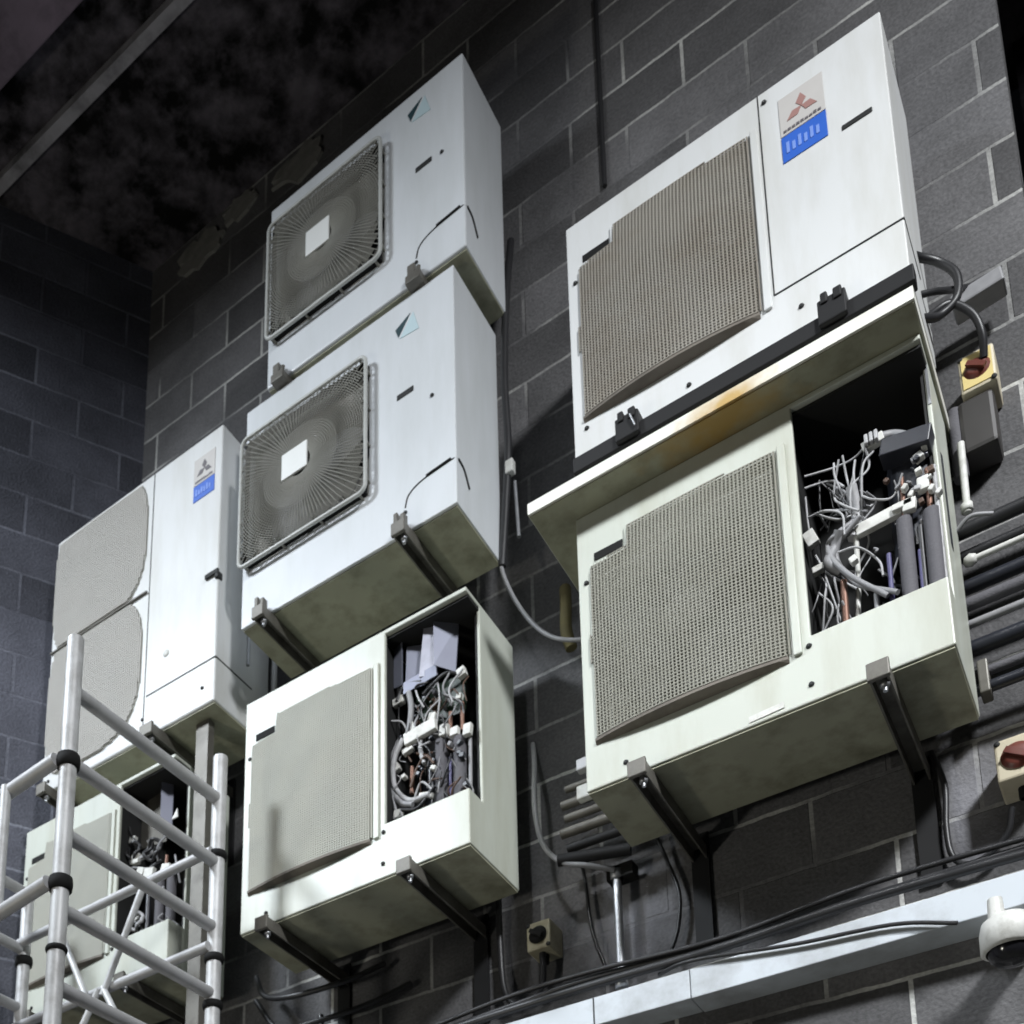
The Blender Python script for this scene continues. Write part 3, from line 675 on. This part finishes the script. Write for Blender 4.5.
# --- far left: tall twin-fan unit L
def twin_unit():
    x0, z0, w, h, d, yf = .031, 1.287, .962, 1.283, .33, -.40
    root = thing('condenser_unit', 'tall white twin-fan condenser with pale rounded nets and small blue label, far left', 'condenser unit', (x0+w/2, yf+d, z0), 'condenser units fixed to the wall')
    X = lambda u: x0+u
    Z = lambda v: z0+v
    MB().box((X(0), yf, Z(0)), (X(w), yf+d, Z(h))).build('casing', M['paintA'], root, bevel=.008, seg=3)
    MB().box((X(.006), yf+.01, z0-.006), (X(w-.006), yf+d-.006, z0-.0005)).build('base_pan', M['under'], root)
    for cz, lo, hi in ((1.01, .70, 1.262), (.40, .06, .688)):
        ru, rv = .278, .345
        def inside(x, z, cz=cz, lo=lo, hi=hi):
            u, v = x-x0, z-z0
            return lo < v < hi and abs((u-.285)/ru)**(2.7 if u > .285 else 7)+abs((v-cz)/rv)**3.2 < 1
        yo = lambda x, z: yf-.007-.004*max(0, 1-((x-X(.285))/.29)**2)
        grl = bars(inside, X(.0), X(.57), Z(lo), Z(hi), yo, .0115, .0115, .0062).build('fan_grille', M['netL'], root)
        out = []
        for k in range(64):
            a = 2*math.pi*k/64; c_, s_ = math.cos(a), math.sin(a)
            u = .285+ru*math.copysign(abs(c_)**(2/(2.7 if c_ > 0 else 7)), c_); v = cz+rv*math.copysign(abs(s_)**(2/3.2), s_)
            out.append((X(u), Z(min(hi, max(lo, v)))))
        MB().prism(out[::-1] if False else out, yf-.004, yf+.002).build('grille_backing', M['shroudP'], grl)
    MB().box((X(.004), yf-.012, Z(.690)), (X(.582), yf-.002, Z(.698))).build('grille_bar', M['grime'], root, bevel=.003)
    b = MB()
    b.box((X(.588), yf-.002, Z(.05)), (X(.591), yf+.001, Z(1.28)))
    b.box((X(.6), yf-.002, Z(.188)), (X(w+.001), yf+.001, Z(.193)))
    b.box((X(w-.001), yf+.001, Z(.188)), (X(w+.002), yf+.22, Z(.193)))
    b.build('panel_seam', M['screw'], root)
    b = MB().box((X(.90), yf-.012, Z(.565)), (X(w+.006), yf-.001, Z(.585))); b.box((X(w-.012), yf-.01, Z(.545)), (X(w+.006), yf+.02, Z(.575)))
    b.build('latch', M['screw'], root, bevel=.003)
    MB().lathe([(.001, -.004), (.014, -.004), (.016, .0005)], (X(.70), yf, Z(.34)), 'Y', 14).build('round_plug', M['white'], root)
    emblem_label(root, X(.815), X(.925), Z(.985), Z(1.19), Z(1.06), yf-.001)
    screws(root, [(X(.585), Z(.09)), (X(.04), Z(.05)), (X(.9), Z(.08))], yf-.001)
    return root
L_ = twin_unit()

# ------------------------------------------------------------------ brackets, feet and rails
def bracket(x, z, label, w=.045, yt=-.455, hook=False, m='grime'):
    root = thing('wall_bracket', label, 'bracket', (x, .045, z-.05), 'steel brackets under the units')
    b = MB().box((x-w/2, yt, z-.012), (x+w/2, .046, z-.0065)); b.box((x-w/2, yt+.003, z-.05), (x-w/2+.005, .046, z-.012)); b.box((x+w/2-.005, yt+.003, z-.05), (x+w/2, .046, z-.012))
    b.build('arm', M[m], root)
    MB().box((x-w/2-.004, .036, z-.36), (x+w/2+.004, .049, z+.04)).build('wall_plate', M['darksteel'], root)
    MB().box((x-w/2-.004, yt-.012, z-.052), (x+w/2+.004, yt+.002, z-.002)).build('end_cap', M['grime'], root, bevel=.003)
    bo = MB().tube([(x+.008, yt+.02, z-.075), (x+.008, yt+.02, z-.012)], .006, 8); bo.lathe([(.001,-.012),(.012,-.012),(.012,0),(.001,0)], (x+.008, yt+.02, z-.05), 'Z', 6)
    bo.build('bolt', M['galv'], root)
    if hook:
        b = MB().box((x-w/2, yt-.002, z-.01), (x-w/2+.016, yt+.028, z+.045)); b.box((x+.004, yt-.002, z-.01), (x+w/2-.002, yt+.024, z+.03))
        b.build('clamp', M['grime'], root, bevel=.003)
    return root
bracket(XB(.172), .247, 'steel arm under the left end of the large open cream unit')
bracket(XB(.786), .247, 'steel arm under the right end of the large open cream unit')
bracket(XF(.150), .237, 'steel arm under the left end of the open lower middle unit')
bracket(XF(.740), .237, 'steel arm under the right end of the open lower middle unit')
bracket(XD2(.130), 1.521, 'hooked steel arm under the left end of the stacked pair', hook=True)
bracket(XD2(.732), 1.521, 'hooked steel arm under the right end of the stacked pair', hook=True)
bracket(.70, 1.281, 'steel arm with pale edge under the tall twin-fan unit', w=.06)
bracket(.10, 1.281, 'steel arm under the left end of the tall twin-fan unit')
bracket(.10, .244, 'steel arm under the left end of the unit behind the scaffold')
bracket(.62, .244, 'steel arm under the right end of the unit behind the scaffold')
# feet between the stacked pair
for x, wd in ((XD2(.175), 'left'), (XD1(.685), 'right')):
    b = MB().box((x-.03, -.44, 2.537), (x+.03, -.08, 2.573)); b.box((x-.024, -.436, 2.573), (x+.006, -.412, 2.62))
    b.tube([(x+.018, -.424, 2.573), (x+.018, -.424, 2.60)], .008, 8)
    tag(b.build('rubber_foot', M['grime'], bevel=.004), f'grey mounting foot between the stacked white units, {wd} one', 'mounting foot', 'feet between the stacked units')
# black rail below the top right unit and its two clamps
r_ = thing('support_rail', 'black steel rail running under the front of the top right unit', 'rail', (2.93, -.4, 1.335))
MB().box((2.462, -.436, 1.338), (3.412, -.396, 1.392)).build('rail', M['darksteel'], r_, bevel=.003)
for x in (2.64, 3.215):
    b = MB().box((x-.036, -.452, 1.345), (x+.036, -.405, 1.425)); b.box((x-.026, -.458, 1.405), (x-.008, -.41, 1.44)); b.box((x+.006, -.458, 1.40), (x+.028, -.41, 1.435))
    b.build('clamp', M['darksteel'], r_, bevel=.004)
    MB().box((x-.03, -.40, 1.345), (x+.03, .046, 1.385)).build('cross_arm', M['darksteel'], r_)
MB().tube([(2.668, -.458, 1.36), (2.655, -.462, 1.405)], .003, 6).build('clip_wire', M['galv'], r_)
# drip tray
b = MB()
x0, x1, ya, yb, z0, z1 = 2.338, 3.412, -.50, .0, 1.209, 1.249
b.box((x0, ya, z0), (x1, ya+.004, z1)); b.box((x0, ya+.004, z0), (x1, yb, z0+.004)); b.box((x0, ya+.004, z0+.004), (x0+.004, yb, z1)); b.box((x1-.004, ya+.004, z0+.004), (x1, yb, z1)); b.box((x0+.004, yb-.004, z0+.004), (x1-.004, yb, z1))
add_stain_or_light(M['tray'], (.06, -.25, .0), (.16, .12, .08), (.50, .33, .11))
ut = add_stain_or_light(M['under'].copy(), (.03, -.22, .0), (.26, .16, .08), (.34, .22, .06))
t = tag(b.build('drip_tray', M['tray']), 'shallow white drip tray with yellow stain, between the two right-hand units', 'drip tray')
MB().box((x0+.003, ya+.008, z0-.005), (x1-.003, yb-.004, z0-.0005)).build('tray_underside', ut, t)

# ------------------------------------------------------------------ trunking, conduits, pipes and cables on the wall
tr = thing('cable_trunking', 'long white cable trunking along the lower wall with a joint', 'trunking', (2.4, .04, -.305))
MB().box((.6, -.058, -.300), (2.60, .049, -.206)).build('trunking_length', M['trunk'], tr, bevel=.003)
MB().box((2.603, -.062, -.303), (3.63, .049, -.209)).build('trunking_length', M['trunk'], tr, bevel=.003)
MB().box((2.30, -.0605, -.298), (2.303, -.0575, -.208)).build('joint_line', M['screw'], tr)
cz = [(.9,-.02,-.19),(1.6,-.03,-.165),(2.0,-.04,-.15),(2.3,-.045,-.15),(2.7,-.04,-.163),(3.1,-.045,-.15),(3.63,-.045,-.158)]
for i, (dz, dyy, r, wd, m) in enumerate(((.0, 0, .014, 'lowest and thickest', 'cable'), (.022, .015, .010, 'middle', 'cable'), (.040, .0, .008, 'uppermost', 'cable'))):
    p = [(x, y+dyy, z+dz+.006*math.sin(x*5+i*2)) for x, y, z in cz]
    tag(MB().cable(p, r, 8, 8).build('black_cable' if m == 'cable' else 'grey_cable', M[m]), f'cable lying along the top of the white trunking, {wd} of three', 'cable', 'cables along the trunking')
tag(MB().cable([(2.50,-.03,-.178),(2.62,-.072,-.19),(2.9,-.075,-.235),(3.15,-.075,-.262),(3.3,-.075,-.31)], .006, 8).build('black_cable', M['cable']), 'thin black cable drooping across the face of the white trunking', 'cable')

# steel pole down to the trunking
b = MB().tube([(2.375, -.01, -.20), (2.375, -.01, .225)], .0135, 12); 
o = tag(b.build('steel_conduit', M['galv']), 'upright steel conduit between the trunking and the pipe bundle', 'conduit')
c = MB()
for z in (.215, -.16): c.lathe([(.0135, 0), (.02, 0), (.02, .03), (.0135, .03)], (2.375, -.01, z-.015), 'Z', 12)
c.build('coupling', M['galv'], o)
MB().box((2.345, -.02, .20), (2.43, .03, .245)).build('saddle', M['black'], o)
# pipe bundle behind the large open unit
bd = thing('pipe_bundle', 'bundle of short grey pipes leaving behind the large open unit', 'pipes', (2.4, 0, .28))
for i, (z, r, xa) in enumerate(((.475, .016, 2.235), (.425, .014, 2.245), (.375, .017, 2.23), (.315, .015, 2.25), (.53, .012, 2.25))):
    MB().tube([(xa, -.09, z), (3.0, -.055, z)], r, 10).build('pipe', M['grime' if i != 3 else 'darksteel'], bd)
MB().box((2.30, -.125, .452), (2.345, -.095, .50)).build('white_fitting', M['white'], bd, bevel=.004)
MB().box((2.30, -.12, .56), (2.36, -.09, .60)).build('white_fitting', M['alud'], bd, bevel=.004)
MB().tube([(2.22, -.10, .28), (2.44, -.05, .262)], .020, 8).build('pipe', M['darksteel'], bd)
tag(MB().cable([(2.08,.04,.86),(2.13,-.06,.70),(2.145,-.1,.50),(2.17,-.1,.36),(2.23,-.1,.272),(2.31,-.08,.238),(2.375,-.03,.225)], .0085, 8).build('grey_cable', M['wireg']), 'grey cable curving down to the top of the upright steel conduit', 'cable')
tag(MB().cable([(2.03,-.1,1.60),(2.06,-.1,1.44),(2.12,-.1,1.28),(2.2,-.09,1.15),(2.30,-.08,1.08),(2.46,-.03,1.06)], .0075, 8).build('grey_cable', M['wireg']), 'grey cable sagging from the stacked pair towards the large open unit', 'cable')
tag(MB().cable([(2.235,.0,1.38),(2.24,-.01,1.30),(2.238,-.01,1.20),(2.25,.0,1.13)], .020, 10).build('pipe_insulation', M['ylw']), 'yellowed foam pipe insulation hanging beside the large open unit', 'pipe')
tag(MB().cable([(2.30,-.03,1.50),(2.31,-.08,1.36),(2.34,-.08,1.24),(2.42,-.03,1.15)], .020, 10).build('black_pipe', M['black']), 'black insulated pipe beside the yellowed foam pipe', 'pipe')
# riser beside the stacked pair
o = tag(MB().cable([(2.085,-.03,3.0),(2.088,-.09,2.66),(2.078,-.10,2.3),(2.085,-.1,2.0),(2.070,-.1,1.75),(2.05,-.1,1.50)], .014, 8).build('black_cable', M['cable']), 'black cable dropping beside the right side of the stacked pair', 'cable')
MB().box((2.078,-.118,1.86), (2.108,-.09,1.915)).build('white_clip', M['white'], o, bevel=.004)
tag(MB().tube([(2.10,-.085,1.84), (2.11,-.085,1.60)], .007, 8).build('conduit', M['galv']), 'short pale conduit low beside the stacked pair', 'conduit')
tag(MB().cable([(1.9,.02,.9),(1.95,.0,.55),(1.948,.02,.131),(1.962,.015,-.04),(2.00,.01,-.105),(2.051,.01,-.115),(2.105,.0,-.075),(2.12,-.02,.03)], .011, 8).build('black_cable', M['cable']), 'black cable looping up into the dark-knobbed cream isolator', 'cable')
tag(MB().cable([(2.50,.0,.32),(2.525,.02,.229),(2.557,.02,.111),(2.555,.02,.02),(2.535,.02,-.06),(2.50,.0,-.14)], .006, 6).build('black_cable', M['cable']), 'thin black cable bowing out right of the steel conduit', 'cable')
tag(MB().cable([(2.25,.0,.33),(2.257,.02,.259),(2.274,.02,.073),(2.312,.02,-.063),(2.35,.0,-.14)], .006, 6).build('black_cable', M['cable']), 'thin black cable bowing out left of the steel conduit', 'cable')
tag(MB().cable([(3.27,.02,.27),(3.294,.02,.155),(3.287,.02,.03),(3.292,.02,-.055),(3.32,.015,-.1),(3.37,.01,-.10),(3.425,.0,-.06),(3.445,-.02,.0)], .008, 8).build('black_cable', M['cable']), 'black cable looping under the isolator at the right edge', 'cable')

def isolator(x, z, w, h, d, label, face, knob, yel=False, skew=0):
    root = thing('isolator_switch', label, 'isolator switch', (x, .045, z-h/2), 'rotary isolators on the wall')
    MB().box((x-w/2, .049-d, z-h/2), (x+w/2, .049, z+h/2)).build('enclosure', M[face], root, bevel=.006)
    y = .049-d
    if yel: MB().box((x-w*.42, y-.003, z-h*.42), (x+w*.42, y+.0, z+h*.42)).build('yellow_plate', M['yellow'], root)
    k = MB().lathe([(.001, -.010), (w*.24, -.010), (w*.30, -.007), (w*.34, -.003), (w*.38, 0)], (x, y-.003, z), 'Y', 20)
    k.box((x-w*.30, y-.022, z-w*.08), (x+w*.30, y-.012, z+w*.08), rot=Matrix.Rotation(R(35), 3, 'Y'))
    k.build('rotary_knob', M[knob], root)
    MB().lathe([(.013, 0), (.013, -.03), (.009, -.032)], (x+.0, y+d*.5, z-h/2), 'Z', 10).build('cable_gland', M['black'], root)
    screws(root, [(x-w*.42, z+h*.42), (x+w*.42, z-h*.42)], y)
    return root
isolator(3.495, 1.345, .088, .125, .11, 'cream isolator with red knob on yellow plate, beside the top right units', 'cream', 'red', yel=True)
isolator(2.12, .075, .082, .10, .10, 'small aged cream isolator with dark knob, below the lower middle unit', 'creamd', 'black')
isolator(3.475, .11, .10, .12, .12, 'cream isolator with red-brown knob at the right picture edge', 'cream', 'red')
# dark box added as the first isolator's painted shadow, with grey and white conduits
o = thing('shadow_box', 'dark grey box standing in for the shadow cast below the red-knobbed isolator', 'shadow box', (3.48, .045, 1.08))
MB().box((3.435, -.05, 1.10), (3.525, .048, 1.275)).build('enclosure', mat('shadow_box_dark', (.045, .042, .04), .5, var=.2), o, bevel=.012)  # added block standing in for the isolator's shadow
MB().tube([(3.435, -.06, 1.13), (3.431, -.06, .90)], .0095, 10).build('white_conduit', M['white'], o)
MB().lathe([(.0095, 0), (.015, 0), (.015, .022), (.0095, .022)], (3.431, -.06, .905), 'Z', 12).build('conduit_cap', M['white'], o)
tag(MB().tube([(3.425, -.03, 1.27), (3.425, -.03, 1.04)], .019, 12).build('grey_conduit', M['foam']), 'stubby grey conduit standing close to the large open unit', 'conduit')
# cable loops right of the top right unit
for i, (p, r, wd) in enumerate((([(3.36,-.30,1.65),(3.39,-.2,1.685),(3.44,-.15,1.675),(3.48,-.14,1.61),(3.475,-.14,1.53),(3.43,-.15,1.49),(3.39,-.2,1.46)], .0115, 'big loop leaving the side of'),
        ([(3.38,-.2,1.44),(3.42,-.16,1.50),(3.46,-.14,1.52),(3.505,-.12,1.47),(3.52,-.1,1.41),(3.515,-.07,1.36)], .0105, 'arc to the isolator beside'),
        ([(3.39,-.22,1.52),(3.43,-.18,1.545),(3.475,-.1,1.60),(3.50,-.06,1.63)], .009, 'short inner strand right of'))):
    tag(MB().cable(p, r, 8).build('black_cable', M['cable']), f'black cable, {wd} the top right unit', 'cable')
o = tag(MB().box((3.455, -.075, 1.575), (3.585, -.01, 1.625), rot=Matrix.Rotation(R(-6), 3, 'Y')).build('trunking_stub', M['wireg'], bevel=.006), 'short grey trunking stub beside the top right unit', 'trunking')
# horizontal pipes at the right edge
def hp(z, r, m, label, x0=3.38, y=-.05, ball=False, name='wall_pipe', x1=3.645):
    o = MB().tube([(x0, y, z), (x1, y, z)], r, 12)
    if ball: o.lathe([(.001, -.018), (.012, -.014), (.018, 0), (.012, .014), (.001, .018)], (x0, y, z), 'X', 14)
    return tag(o.build(name, M[m]), label, 'pipe', 'pipes at the right end of the wall')
hp(.748, .0085, 'white', 'thin white pipe with rounded end, right of the large open unit', x0=3.424, y=-.06, ball=True)
hp(.855, .020, 'cable', 'uppermost black pipe right of the large open unit')
hp(.80, .016, 'cable', 'black pipe just above the thin white pipe', y=-.02)
hp(.622, .018, 'foam', 'thick lilac-grey foam pipe right of the large open unit')
hp(.700, .020, 'comp', 'dark pipe between the thin white pipe and the lilac-grey foam pipe', y=-.02)
hp(.560, .011, 'wireg', 'narrow grey pipe just under the lilac-grey foam pipe')
hp(.505, .022, 'comp', 'lowest dark pipe, between narrow grey pipe and clamped pair', y=-.02)
o = hp(.400, .013, 'foam', 'upper grey pipe of the clamped pair right of the large open unit')
MB().box((3.41, -.075, .325), (3.435, -.02, .425)).build('pipe_clamp', M['grime'], o, bevel=.004)
hp(.352, .016, 'comp', 'lower grey pipe of the clamped pair right of the large open unit')
tag(MB().cable([(3.40,-.09,.83),(3.44,-.10,.85),(3.49,-.08,.845)], .006, 6).build('grey_cable', M['wireg']), 'short pale cable crossing the black pipes at right', 'cable')

# dome camera
dc = thing('security_camera', 'white dome security camera on an arm below the trunking, right edge', 'camera', (3.42, .04, -.50))
c0 = (3.418, -.15, -.425)
MB().lathe([(.001,.052),(.044,.05),(.060,.038),(.066,.012),(.067,-.034),(.056,-.040)], c0, 'Z', 32).build('housing', M['white'], dc)
MB().lathe([(.054,-.038),(.050,-.054),(.038,-.068),(.018,-.076),(.001,-.078)], c0, 'Z', 28).build('dome', M['glass'], dc)
MB().tube([(3.395,-.15,-.39),(3.395,-.15,-.315)], [.021,.017], 12).build('stem', M['white'], dc)
MB().box((3.375,-.15,-.395), (3.445,.048,-.355)).build('wall_arm', M['white'], dc, bevel=.006)

# conduits and channel near the far left unit
ch = MB().box((.858, -.345, -.6), (.92, -.341, 1.275)); ch.box((.858, -.341, -.6), (.862, -.31, 1.275)); ch.box((.916, -.341, -.6), (.92, -.31, 1.275))
tag(ch.build('steel_channel', M['grime']), 'upright grey steel channel below the tall twin-fan unit', 'channel')
tag(MB().tube([(1.03, -.25, 1.52), (1.03, -.25, 2.25)], .0075, 8).build('conduit', M['galv']), 'slim conduit beside the right side of the tall twin-fan unit', 'conduit')
tag(MB().tube([(1.06, -.12, 1.15), (1.06, -.12, 1.62)], .012, 8).build('conduit', M['alud']), 'dull conduit in the gap left of the stacked pair', 'conduit')
for i, (p, wd) in enumerate((([(.95,-.05,.30),(1.05,-.12,.16),(1.2,-.15,.10),(1.4,-.1,.12),(1.5,.0,.2)], 'upper'), ([(.95,-.05,.2),(1.1,-.1,.02),(1.25,-.1,.0),(1.45,-.05,.03),(1.6,.02,.1)], 'lower'), ([(1.22,.0,.08),(1.25,-.02,-.1),(1.27,.0,-.25)], 'drooping'))):
    tag(MB().cable(p, .011, 8).build('black_cable', M['cable']), f'{wd} black cable in the shade below the lower middle unit, left end', 'cable')

# ------------------------------------------------------------------ aluminium scaffold tower
sc = thing('scaffold_tower', 'aluminium scaffold tower frame with rungs, standing at lower left', 'scaffold', (.72, -.95, FZ))
PX, YF, YB, XL = 1.21, -1.29, -.60, .235
def pole(x, y, ztop, r, nm='post', m='alu'): return MB().tube([(x, y, FZ), (x, y, ztop)], r, 16).build(nm, M[m], sc)
pf = pole(PX, YF, .80, .0265); pb = pole(PX, YB, .81, .0255); pl = pole(XL, YB, .62, .024); pole(XL, YF, .5, .0265)
z = -3.55
while z < .7:
    MB().tube([(PX, YF+.02, z+.015-.0), (PX, YB-.02, z+.035)], .0215, 12).build('rung', M['alud'], sc)
    MB().tube([(XL, YF+.02, z+.015), (XL, YB-.02, z+.035)], .0205, 12).build('rung', M['alud'], sc)
    z += .2445
def coup(x, y, z, r=.034, h=.05):
    MB().lathe([(r-.008, 0), (r, .004), (r+.002, h*.5), (r, h-.004), (r-.008, h)], (x, y, z-h/2), 'Z', 18).build('coupler', M['black'], sc)
for z_ in (.372, -.035): coup(PX, YF, z_, .035, .045)
for z_ in (-.245, -.62): 
    coup(PX, YF, z_, .031, .022)
for z_ in (.425, .04, -.13): coup(PX, YB, z_, .033, .03)
coup(XL, YB, .35, .033, .04)
for (za, zb) in ((.372, .345), (-.035, -.09)):      # guard rails running out to the left
    MB().tube([(PX-.02, YF-.03, za), (XL-.2, YF-.05, zb-.10)], .022, 12).build('guard_rail', M['alud'], sc)
MB().tube([(.985, YF-.045, .36), (.985, YF-.045, -.06)], .017, 10).build('guard_upright', M['alu'], sc)
for z_ in (.415, .06, -.30):
    MB().tube([(XL, YB-.03, z_), (PX, YB-.03, z_+.015)], .0175, 12).build('ledger', M['alud'], sc)
for a, b_ in (((.47, .42), (.68, -.0)), ((.93, .42), (.74, .03)), ((.72, .06), (.50, -.30)), ((.74, .06), (.95, -.30))):
    MB().tube([(a[0], YB-.055, a[1]), (b_[0], YB-.055, b_[1])], .0125, 10).build('brace', M['alu'], sc)
